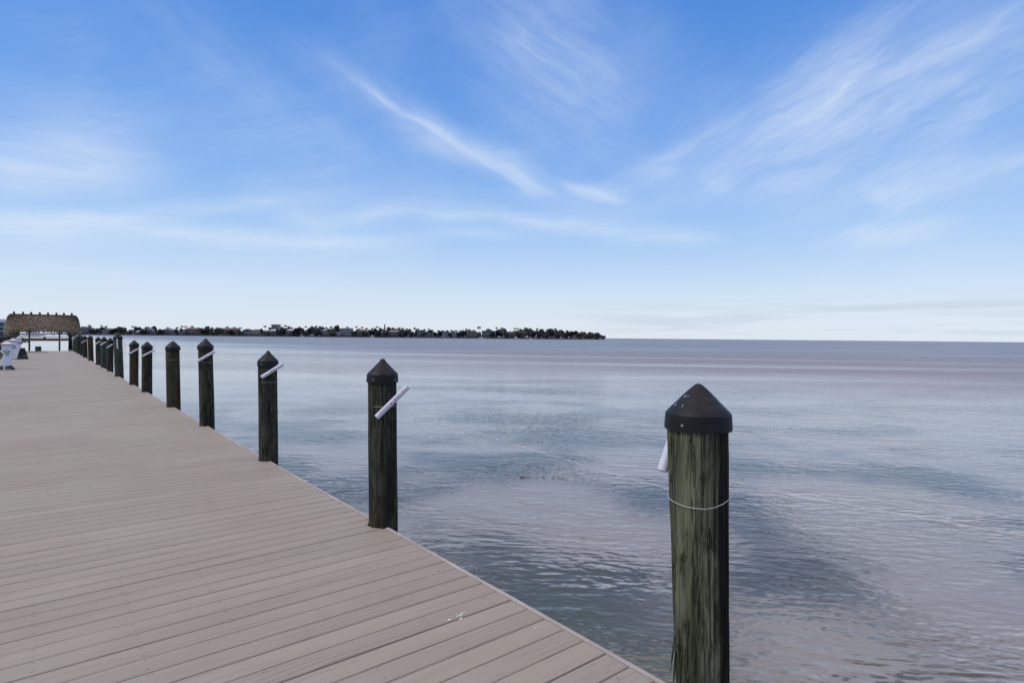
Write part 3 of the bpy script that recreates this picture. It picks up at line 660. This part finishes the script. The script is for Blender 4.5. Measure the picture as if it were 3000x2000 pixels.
# hanging fronds under the two ends
for sx_ in (-1, 1):
    mb = MB()
    for _ in range(420):
        x = sx_*rs.uniform(2.9, 4.1); y = rs.uniform(-1.5, 1.6); z = 2.75-rs.uniform(0, .3); L = rs.uniform(.25, .85)*(1-abs(abs(x)-3.4)*.6)
        mb.add([(x-.05, y, z), (x+.05, y, z), (x+rs.uniform(-.1, .1), y+rs.uniform(-.1, .1), z-L)], [(0,1,2)])
    mb.build('hanging_thatch', THATCH, hut)

# ------------------------------------------------------------------ the left shore: apartment block, hedge
sl = MB().prism([(-260, 112), (-16.5, 112), (-10.0, 150), (-13, 500), (-260, 500)], WZ-1, -.15).build('shore', GRASS); tag(sl, kind='structure')
TEAL = plain('teal_wall', (.36, .55, .56), .7, .06, .4); WHITEW = plain('white_wall', (.60, .60, .62), .7, .06, .3); GLASS = plain('dark_window', (.05, .06, .07), .2, .2, .6)
ab = empty('apartment_block', (-25.0, 480, -.15), 'teal and white apartment block with balconies behind the hut', 'building')
UNIT = MB().box(-.5, .5, -.5, .5, 0, 1); CUBE = {}
def unit(name, mt, parent, x0, x1, y0, y1, z0, z1):
    if mt.name not in CUBE: CUBE[mt.name] = UNIT.mesh('block_'+mt.name, mt)
    return obj(name, CUBE[mt.name], parent, ((x0+x1)/2, (y0+y1)/2, z0), 0, (x1-x0, y1-y0, z1-z0))
unit('wall', TEAL, ab, -26, 8, 0, 16, 0, 8.0); unit('roof', WHITEW, ab, -27, 8.8, -1.2, 17, 8.05, 9.0); unit('parapet', WHITEW, ab, -24, 7, 3, 14, 9.05, 10.2)
for fl in range(3):
    unit('balcony', WHITEW, ab, -26.5, 8.4, -1.4, -.02, fl*2.7+2.3, fl*2.7+2.5)
    for k in range(9):
        x = -25+k*3.7; w_ = unit('window', GLASS, ab, x, x+1.9, -.06, .05, fl*2.7+.25, fl*2.7+2.1)
    for k in range(10): unit('column', WHITEW, ab, -26.2+k*3.75, -25.9+k*3.75, -1.35, -1.1, fl*2.7+2.55-(2.7 if fl else 2.55), fl*2.7+2.28)
# leaf clump makers
def leaf_cloud(n, seed, size, flat=.8, lobes=7, fit=False):
    rs = random.Random(seed); mb = MB(); cen = [(Vector((rs.gauss(0, .42), rs.gauss(0, .42), rs.uniform(-.35, .55)*flat)), rs.uniform(.30, .52)) for _ in range(lobes)]
    for _ in range(n):
        c, r_ = rs.choice(cen); d = Vector((rs.gauss(0, 1), rs.gauss(0, 1), rs.gauss(0, 1))).normalized(); p = c+d*r_*rs.uniform(.6, 1.08); p.z *= flat
        t = Vector((rs.gauss(0, 1), rs.gauss(0, 1), rs.gauss(0, .7))).normalized(); b_ = t.orthogonal().normalized(); s_ = size*rs.uniform(.5, 1.3)
        mb.add([p-t*s_, p+b_*s_*.6, p+t*s_, p-b_*s_*.6], [(0,1,2,3)])
    if fit:
        lo = [min(v_[k] for v_ in mb.v) for k in range(3)]; hi = [max(v_[k] for v_ in mb.v) for k in range(3)]
        mb.v = [tuple(2*(v_[k]-lo[k])/(hi[k]-lo[k])-1 for k in range(3)) for v_ in mb.v]
    return mb
for k, (px, py, hgt, w_, lb) in enumerate(((10, 1000, 1.55, 1.5, 'broad dark shrub on the left shore above the red cabinet'), (30, 1001, 1.40, 1.0, 'narrow dark shrub on the left shore behind the middle pedestal'), (1, 1008, 1.3, 1.0, 'dark shrub at the very left edge behind the nearest pedestal'), (43, 1000, 1.5, 1.0, 'dark shrub under the left end of the thatched roof'))):
    d = ray(px, 1000); base = EYE+d*(96/d.y); base.z = -.15
    root = empty('shrub', base, lb, 'shrub', 'dark shrubs on the left shore')
    mb = leaf_cloud(900, 30+k, .10, .9, 9); mb.v = [(x*w_, y*w_, z*hgt*.62+hgt*.5) for x, y, z in mb.v]; mb.build('foliage', LEAF, root); MB().tube([(0, 0, -.1), (.03, 0, hgt*.5)], [.06, .03], 6).build('stem', BARK, root)
# the shore needs to reach under the shrubs
tag(MB().prism([(-60, 92), (-4.5, 92), (-3.2, 97), (-8, 104), (-60, 112)], WZ-1, -.14).build('shore', GRASS), kind='structure')

# ------------------------------------------------------------------ the island across the bay
DEP = 1000.0
SC = DEP/F
def far_pt(px, dz=0., back=0.):
    """a point on the far shore under this pixel column, `back` metres inland"""
    d = ray(px, 985); p = EYE+d*((DEP+back)); p.z = WZ+dz; return p
def hz(px): return 974.24+px*.00925
S0 = far_pt(150)
poly = [far_pt(120), far_pt(1200), far_pt(1742), far_pt(1762, 0, 6), far_pt(1772, 0, 20), far_pt(1760, 0, 40), far_pt(1700, 0, 90), far_pt(120, 0, 130)]
tag(MB().prism([(p.x, p.y) for p in poly], WZ-1.5, WZ+1.3).build('island', GRASS), kind='structure')
sw = MB()
def wall_seg(a, b, t=.5, h=1.55):
    p, q = far_pt(a, 0, -.6), far_pt(b, 0, -.6); n = Vector((fwd.x, fwd.y, 0)).normalized()*t
    sw.prism([(p.x, p.y), (q.x, q.y), (q.x+n.x, q.y+n.y), (p.x+n.x, p.y+n.y)], WZ-1.5, WZ+h)
wall_seg(120, 1742); tag(sw.build('seawall', WATERLINE), 'low dark seawall running along the far island shore', 'seawall')
ROT = math.atan2(rt0.y, rt0.x)
PAL = {'white': plain('white_villa_wall', (.32, .32, .36), .75, .06, .3), 'cream': plain('cream_wall', (.36, .33, .29), .75, .06, .3), 'tan': plain('tan_wall', (.20, .17, .16), .75, .08, .3), 'grey': plain('grey_wall', (.21, .21, .25), .75, .08, .3),
       'mauve': plain('mauve_wall', (.13, .10, .12), .75, .08, .3), 'red': plain('red_tile', (.20, .075, .06), .8, .15, .5), 'rtan': plain('tan_roof', (.24, .215, .185), .8, .12, .5), 'rgrey': plain('grey_roof', (.24, .25, .29), .6, .1, .5),
       'rwhite': plain('white_roof', (.50, .50, .55), .6, .06, .5), 'rgreen': plain('pale_green_roof', (.20, .27, .25), .6, .08, .5), 'rbrown': plain('brown_roof', (.14, .085, .075), .8, .12, .5)}
def house(px0, px1, ytop, wall, roof, style, fl, label, back=22., name='house', depth=12.):
    pm = (px0+px1)/2; k = (DEP+back)/F; wid = (px1-px0)*k; h = EYE.z+(hz(pm)-ytop)*k-(WZ+1.3)
    root = empty(name, far_pt(pm, 1.3, back), label, 'house' if name == 'house' else 'building', 'buildings on the island', ROT); w2 = wid/2
    rh = h*(.36 if fl == 1 else .26) if style != 'flat' else h*.07; hw = h-rh
    unit('wall', PAL[wall], root, -w2*.94, w2*.94, 0, depth, 0, hw)
    if style == 'hip': MB().add([(-w2,-1,hw),(w2,-1,hw),(w2,depth+1,hw),(-w2,depth+1,hw),(-w2*.45,depth/2,h),(w2*.45,depth/2,h)], [(3,2,1,0),(0,1,5,4),(2,3,4,5),(1,2,5),(3,0,4)]).build('roof', PAL[roof], root)
    elif style == 'gable': MB().add([(-w2,-1,hw),(w2,-1,hw),(w2,depth+1,hw),(-w2,depth+1,hw),(0,-1,h),(0,depth+1,h)], [(3,2,1,0),(0,1,4),(2,3,5),(1,2,5,4),(3,0,4,5)]).build('roof', PAL[roof], root)
    else: unit('roof', PAL[roof], root, -w2, w2, -1.2, depth+1, hw+.02, h)
    n = max(2, int(wid/3.4)); fh = hw/fl
    for f in range(fl):
        if f: unit('balcony', PAL['white'], root, -w2*.96, w2*.96, -1.3, -.03, f*fh-.12, f*fh+.12)
        for j in range(n):
            x = -w2*.88+(j+.5)*w2*1.76/n; ww = w2*1.76/n*.32; unit('window', GLASS, root, x-ww, x+ww, -.12, .1, f*fh+fh*.22, f*fh+fh*.80)
    return root
HOUSES = [
 (238, 246, 957, 'grey', 'rgrey', 'flat', 3, 'narrow grey-blue house just right of the thatched roof'), (258, 284, 961.5, 'cream', 'rtan', 'hip', 2, 'cream house with raised pavilion roof left end of far shore'),
 (268, 321, 966, 'cream', 'rtan', 'flat', 1, 'long low cream house with flat tan roof on the far shore'), (303, 322, 961, 'cream', 'rtan', 'gable', 2, 'cream gabled house at the right end of the low cream house'),
 (396, 424, 966.5, 'grey', 'rwhite', 'hip', 1, 'low house with bright white roof among dark trees'), (424, 447, 961.5, 'grey', 'rgrey', 'gable', 2, 'grey gabled house beside the low white roof'),
 (474, 500, 962, 'grey', 'rgrey', 'gable', 2, 'grey gabled house under the leaning palm'), (502, 537, 969, 'tan', 'rgrey', 'flat', 1, 'long low grey-roofed house left of the red roof'),
 (538, 577, 959, 'mauve', 'red', 'hip', 2, 'large mauve house with red hipped roof'), (655, 695, 960, 'tan', 'rbrown', 'hip', 2, 'tan house with brown roof mostly hidden by trees'),
 (709, 736, 963, 'white', 'rbrown', 'gable', 2, 'white gabled house with arches beside a red roof'), (732, 758, 964.5, 'white', 'red', 'hip', 2, 'white house with bright red tiled roof'),
 (783, 827, 964, 'grey', 'rwhite', 'hip', 2, 'house with two-tier white roof below the tower block'), (837, 878, 963, 'tan', 'rwhite', 'hip', 2, 'house with wide white hipped roof'),
 (935, 987, 963, 'white', 'rgreen', 'hip', 2, 'white two-storey house with long pale green roof'), (979, 997, 973, 'white', 'rgrey', 'gable', 1, 'small white gabled boathouse at the water'),
 (994, 1030, 961, 'white', 'rwhite', 'flat', 3, 'large white three-storey house with stacked balconies'), (1042, 1078, 966, 'tan', 'rbrown', 'hip', 2, 'dim tan house with brown roof behind palms'),
 (1099, 1126, 968.5, 'tan', 'rtan', 'hip', 2, 'tan house with arched porch right of the blue boat'), (1133, 1178, 967, 'tan', 'rtan', 'hip', 2, 'wide tan mansion below a row of palms'),
 (1222, 1237, 966, 'grey', 'rwhite', 'flat', 2, 'pale flat-roofed house peeping above the trees'), (1240, 1262, 975, 'grey', 'rgrey', 'flat', 1, 'low pale cottage at the water, left of two'), (1264, 1282, 975, 'grey', 'rgrey', 'flat', 1, 'low pale cottage at the water, right of two'),
 (1294, 1353, 972.5, 'white', 'rgrey', 'flat', 1, 'long low white house with white columns'), (1366, 1400, 967, 'tan', 'rtan', 'gable', 2, 'tan gabled house left of the tall single palm'),
 (1410, 1454, 968.5, 'grey', 'rgrey', 'flat', 2, 'wide grey flat-roofed house right of the tall single palm'), (1473, 1495, 973, 'white', 'rwhite', 'flat', 1, 'small white house with bright flat roof'),
 (1494, 1540, 968.5, 'tan', 'red', 'hip', 2, 'house with orange-brown roof seen over dark trees'), (1684, 1693, 978, 'white', 'rgrey', 'gable', 1, 'tiny pale gabled hut near the island tip'), (1742, 1757, 975, 'tan', 'rbrown', 'flat', 2, 'last tan house at the island tip')]
for hd in HOUSES:
    px0, px1, yt, wl, rf, sty, fl, lb = hd; house(px0, px1, yt, wl, rf, sty, fl, lb, back=6. if fl == 1 else 16.)
house(794, 815, 950, 'cream', 'rgrey', 'flat', 6, 'pale tower block rising above the trees on the island', back=70., name='tower_block')
# trees: broad crowns and palms
CROWNS = [leaf_cloud(900, 60+k, .17, .8, 11, True).mesh('broad_crown', LEAF) for k in range(4)]
TRUNK = MB().tube([(0, 0, 0), (.02, 0, .5), (0, .01, 1)], [.06, .045, .03], 6).mesh('tree_trunk', BARK, 'all')
def palm_crown(seed, n=19, stiff=.5):
    rs = random.Random(seed); mb = MB()
    for k in range(n):
        a_ = 2*math.pi*k/n+rs.uniform(-.25, .25); e0 = rs.uniform(-.15, 1.15); L = rs.uniform(.8, 1.1); d = Vector((math.cos(a_), math.sin(a_), 0)); p = Vector((0, 0, 0)); prev = None; side = Vector((-d.y, d.x, 0))
        for j in range(6):
            f = j/5; w_ = (.06+.30*math.sin(math.pi*min(f*.9+.08, 1)))*.62; pitch = e0-f*f*(1.6 if stiff > .4 else 1.1); drop_ = Vector((0, 0, -w_*.5))
            cur = (p.copy(), p+side*w_+drop_, p-side*w_+drop_)
            if prev:
                mb.add([prev[0], prev[1], cur[1], cur[0]], [(0,1,2,3)]); mb.add([prev[0], cur[0], cur[2], prev[2]], [(0,1,2,3)])
            prev = cur; p = p+(d*math.cos(pitch)+Vector((0, 0, math.sin(pitch))))*L/5
    return mb
PALMS = [palm_crown(80+k).mesh('palm_crown', PALM_LEAF) for k in range(4)]
PTRUNK = MB().tube([(0, 0, 0), (.25, 0, .3), (.15, .1, .65), (0, 0, 1)], [.5, .34, .28, .26], 7).mesh('palm_trunk', BARK, 'all')
ORD = ['first', 'second', 'third', 'fourth', 'fifth', 'sixth', 'seventh', 'eighth', 'ninth', 'tenth', 'eleventh', 'twelfth', 'thirteenth', 'fourteenth', 'fifteenth', 'sixteenth', 'seventeenth', 'eighteenth', 'nineteenth']
TENS = {20: 'twent', 30: 'thirt', 40: 'fort', 50: 'fift', 60: 'sixt', 70: 'sevent', 80: 'eight', 90: 'ninet'}
def ordn(n):
    if n < 20: return ORD[n-1]
    t, u_ = n//10*10, n % 10; return TENS[t]+('ieth' if u_ == 0 else 'y-'+ORD[u_-1])
def nearby(px):
    hd = min(HOUSES, key=lambda h: abs((h[0]+h[1])/2-px)); return hd
rt = random.Random(21)
PALM_PX = [(263, 951), (297, 951.5), (311, 954), (389, 954), (398, 955), (452, 954), (492, 957), (519, 956.5), (533, 953.5), (544, 954), (563, 953.5), (610, 954), (664.5, 955.5), (687, 957), (704, 958), (776, 953), (789, 957.5), (836, 951), (845, 955), (896, 954.5), (908, 958),
 (926, 953), (936, 955), (970, 955), (988, 951), (1017, 956), (1044, 955), (1061, 956), (1073, 960), (1091, 959), (1104, 955), (1113, 959), (1140, 957), (1151, 958.5), (1171, 958), (1180, 960), (1192, 961), (1201, 963), (1215, 959), (1224, 961), (1243, 963), (1256, 962), (1266, 965), (1284, 966), (1297, 967), (1309, 966.5), (1322, 966), (1336, 966), (1347, 966.5),
 (1367, 962), (1389, 965.5), (1403, 955), (1428, 962), (1455, 957.5), (1471, 959), (1508, 960), (1517, 959.5), (1574, 960), (1589, 963.5), (1612, 963), (1627, 960.5), (1640, 965.5), (1661, 966), (1690, 969.5)]
for i, (px, yt) in enumerate(PALM_PX):
    back = rt.uniform(24, 60); k = (DEP+back)/F; top = EYE.z+(hz(px)-yt)*k-(WZ+1.3); cr = rt.uniform(3.3, 4.4) if px != 1403 else 5.2; h = top-cr*.62
    hd = nearby(px); sh = hd[7].split(' with ')[0].split(' beside ')[0].split(' behind ')[0]
    size = 'tall' if yt < hz(px)-24 else 'short' if yt > hz(px)-19 else 'middling'
    root = empty('palm_tree', far_pt(px, 1.3, back), f'{size} dark palm on the island, {ordn(i+1)} palm from the left', 'palm', 'palms on the island', rt.uniform(0, 6.28))
    obj('trunk', PTRUNK, root, (0, 0, 0), 0, (rt.uniform(.6, 1.), rt.uniform(.6, 1.), h)); obj('crown', PALMS[i % 4], root, (0, 0, h), rt.uniform(0, 6), (cr, cr, cr*rt.uniform(.85, 1.1)))
# broad trees: column, crown top, crown width in pixels
TREES = [(252, 956.5, 24), (281, 957, 30), (308, 957, 22), (330, 958.5, 20), (345, 957.5, 22), (362, 958, 22), (378, 960, 18), (405, 959, 20), (420, 957.5, 22), (440, 958, 22), (459, 956, 24), (470, 961, 20), (507, 962, 18), (519, 961, 14), (526, 962, 14), (584, 960.5, 20), (597, 959, 22), (613, 957, 24), (627, 957.5, 26), (645, 960, 24), (660, 961, 20), (676, 962, 20), (692, 959, 22), (704, 962.5, 18), (722, 964.5, 12), (762, 963, 20), (777, 963, 24), (800, 960, 18), (817, 958, 20), (830, 958, 22), (846, 957.5, 22), (868, 956, 28), (880, 956.5, 22), (893, 964, 20), (906, 962, 20), (918, 957, 22), (930, 955, 24), (950, 957, 22), (971, 957, 28), (988, 955, 16), (1018, 959, 20), (1037, 964, 18), (1054, 963, 20), (1068, 965, 18), (1084, 965, 18), (1095, 962, 18), (1109, 962, 18),
 (1120, 964, 18), (1132, 963, 18), (1146, 960, 22), (1160, 960, 22), (1176, 961, 22), (1190, 964, 24), (1204, 966, 22), (1216, 964, 20), (1232, 970, 18), (1244, 964, 24), (1262, 967, 22), (1278, 968, 20), (1292, 969, 20), (1306, 969, 20), (1320, 969, 22), (1334, 969, 20), (1348, 968, 20), (1358, 966, 20), (1370, 965, 18), (1403, 967, 14), (1430, 965, 20), (1442, 967, 16), (1457, 966, 22), (1470, 961, 24), (1482, 964, 18), (1502, 969, 18), (1520, 964, 22), (1533, 963, 24), (1546, 961, 28), (1562, 961.5, 26), (1580, 964, 24), (1592, 963, 24), (1606, 963.5, 24), (1620, 964, 24), (1634, 966, 22), (1647, 967, 22), (1660, 966, 20), (1672, 969, 20), (1684, 969, 20), (1697, 971, 20), (1710, 971.5, 20), (1722, 972, 20), (1734, 973, 18), (1746, 974, 14), (1760, 980, 12), (1769, 982.5, 10)]
for i, (px, yt, wpx) in enumerate(TREES):
    back = (rt.uniform(3, 9) if i % 5 in (1, 3) else rt.uniform(20, 50)) if px < 1740 else 14.; yt += 4.5 if back < 10 else 0.; wpx *= .8 if back < 10 else 1.; k = (DEP+back)/F; top = EYE.z+(hz(px)-yt)*k-(WZ+1.3); w_ = wpx*k/2*1.45; ch = max(top*.56, .8)
    root = empty('broad_tree', far_pt(px, 1.3, back), f'dark bushy tree on the island, {ordn(i+1)} broad tree from the left', 'tree', 'broad trees on the island', rt.uniform(0, 6.28))
    obj('crown', CROWNS[i % 4], root, (0, 0, ch*.98), rt.uniform(0, 6), (w_, w_, ch)); obj('trunk', TRUNK, root, (0, 0, 0), 0, (6, 6, top*.6))
# dark under-storey of hedges and mangrove that reads as one mass
hm = MB(); rh_ = random.Random(31)
for _ in range(15000):
    px = rh_.uniform(236, 1745); bk = rh_.uniform(2.5, 19); hgt = (rh_.random()**1.4)*(4.6 if px < 1700 else 3.2)*(.55+.9*abs(mnoise.noise(Vector((px*.03, 0, 3)))))
    p = far_pt(px, 1.3+hgt, bk+17 if any(h[0]-2 < px < h[1]+2 and h[6] > 0 for h in HOUSES) and rh_.random() < .45 else bk); t = Vector((rh_.gauss(0, 1), rh_.gauss(0, 1), rh_.gauss(0, .7))).normalized(); b_ = t.orthogonal().normalized(); s_ = rh_.uniform(.4, 1.1)
    hm.add([p-t*s_, p+b_*s_*.7, p+t*s_, p-b_*s_*.7], [(0,1,2,3)])
tag(hm.build('shore_hedge', LEAF), 'dark low hedges and mangrove along the far shore', 'hedge', kind='stuff')
# slender conifer
p = far_pt(1127, 1.3, 40); root = empty('conifer', p, 'slender pointed conifer rising above the palms over the tan mansion', 'tree'); k = (DEP+40)/F; top = EYE.z+(hz(1127)-949.5)*k-(WZ+1.3)
mb = MB(); rs = random.Random(6)
for _ in range(1100):
    f = rs.random()**.8; z = top*(.12+.88*f); rr = (2.6*(1-f)**.8+.25)*rs.random()**.5; a_ = rs.uniform(0, 6.28); q = Vector((rr*math.cos(a_)*rs.uniform(.5, 1), rr*math.sin(a_)*rs.uniform(.5, 1), z)); s_ = rs.uniform(.3, .8)
    mb.add([q, q+Vector((math.cos(a_)*s_, math.sin(a_)*s_, -.2)), q+Vector((0, 0, s_))], [(0,1,2)])
mb.build('crown', LEAF, root); MB().tube([(0, 0, 0), (0, 0, top*.9)], [.35, .08], 6).build('trunk', BARK, root)
# boats
HULL = plain('white_hull', (.62, .62, .66), .35, .05, .4); BLUE = plain('blue_canvas', (.06, .08, .26), .6, .15, .5)
def boat(px, wpx, dep, label, top, canvas=None, rz=0., tall=1.):
    k = dep/F; L = wpx*k; d = ray(px, 985); p = EYE+d*dep; p.z = WZ
    root = empty('motor_boat', p, label, 'boat', 'boats moored across the bay', ROT+rz); b = L*.13
    secs = [(-.5, .85), (-.2, 1.), (.15, .95), (.38, .55), (.5, .04)]; vs, fs = [], []
    for f, w_ in secs:
        sheer = .055*L*(1+.35*max(f, 0)); vs += [(f*L, -b*w_, sheer), (f*L*.96, -b*w_*.6, -.25), (f*L*.96, b*w_*.6, -.25), (f*L, b*w_, sheer)]
    for j in range(4):
        for q_ in range(3): fs.append((j*4+q_, (j+1)*4+q_, (j+1)*4+q_+1, j*4+q_+1))
        fs.append((j*4+3, (j+1)*4+3, (j+1)*4, j*4))
    fs += [(0, 1, 2, 3), (19, 18, 17, 16)]
    MB().add(vs, fs).build('hull', HULL, root)
    z = .062*L; c_ = MB().add([(-.30*L,-b*.7,z),(.18*L,-b*.7,z),(.18*L,b*.7,z),(-.30*L,b*.7,z),(-.26*L,-b*.55,z+top),(.06*L,-b*.55,z+top),(.06*L,b*.55,z+top),(-.26*L,b*.55,z+top)], [(3,2,1,0),(4,5,6,7),(0,1,5,4),(1,2,6,5),(2,3,7,6),(3,0,4,7)]).build('cabin', HULL, root)
    MB().box(-.24*L, .08*L, -b*.72, -b*.66, z+top*.35, z+top*.7).build('window', GLASS, c_)
    MB().box(-.29*L, .02*L, -b*.65, b*.65, z+top*1.12, z+top*1.2).build('canopy', canvas or HULL, root)
    for x in (-.27, 0.):
        for sy_ in (-1, 1): MB().box(x*L-.06, x*L+.06, sy_*b*.58-.05, sy_*b*.58+.05, z+top*.95, z+top*1.12).build('canopy_post', HULL, root)
boat(1092, 15, 985, 'small blue-topped boat moored by the tan house', 3.2, BLUE); boat(1411, 24, 985, 'long low white boat moored below the tall single palm', 1.5)
boat(1513, 20, 985, 'white cabin boat moored below the orange-brown roof', 2.6); boat(1556, 13, 985, 'blue-covered boat moored right of the white cabin boat', 2.6, BLUE)
boat(886, 17, 985, 'low white boat moored left of the green-roofed house', 1.4); boat(92, 78, 640, 'long white boat with blue canvas seen under the thatched roof', 2.3, BLUE, rz=R(180))
boat(157, 9, 640, 'small pale boat seen between the hut posts', 1.2)
# channel markers on the open water
for px, dep, h, lb in ((1842, 1500, 3.2, 'dark channel marker right of the island tip'), (1917, 1500, 3.6, 'dark channel marker on the horizon, second from the island tip')):
    d = ray(px, 990); p = EYE+d*dep; p.z = WZ; root = empty('channel_marker', p, lb, 'marker', 'channel markers', ROT)
    MB().tube([(0, 0, -2), (0, 0, h)], .28, 8).build('post', TIMBER, root); MB().box(-.7, .7, -.4, -.3, h-1.3, h).build('board', SOCKET, root)
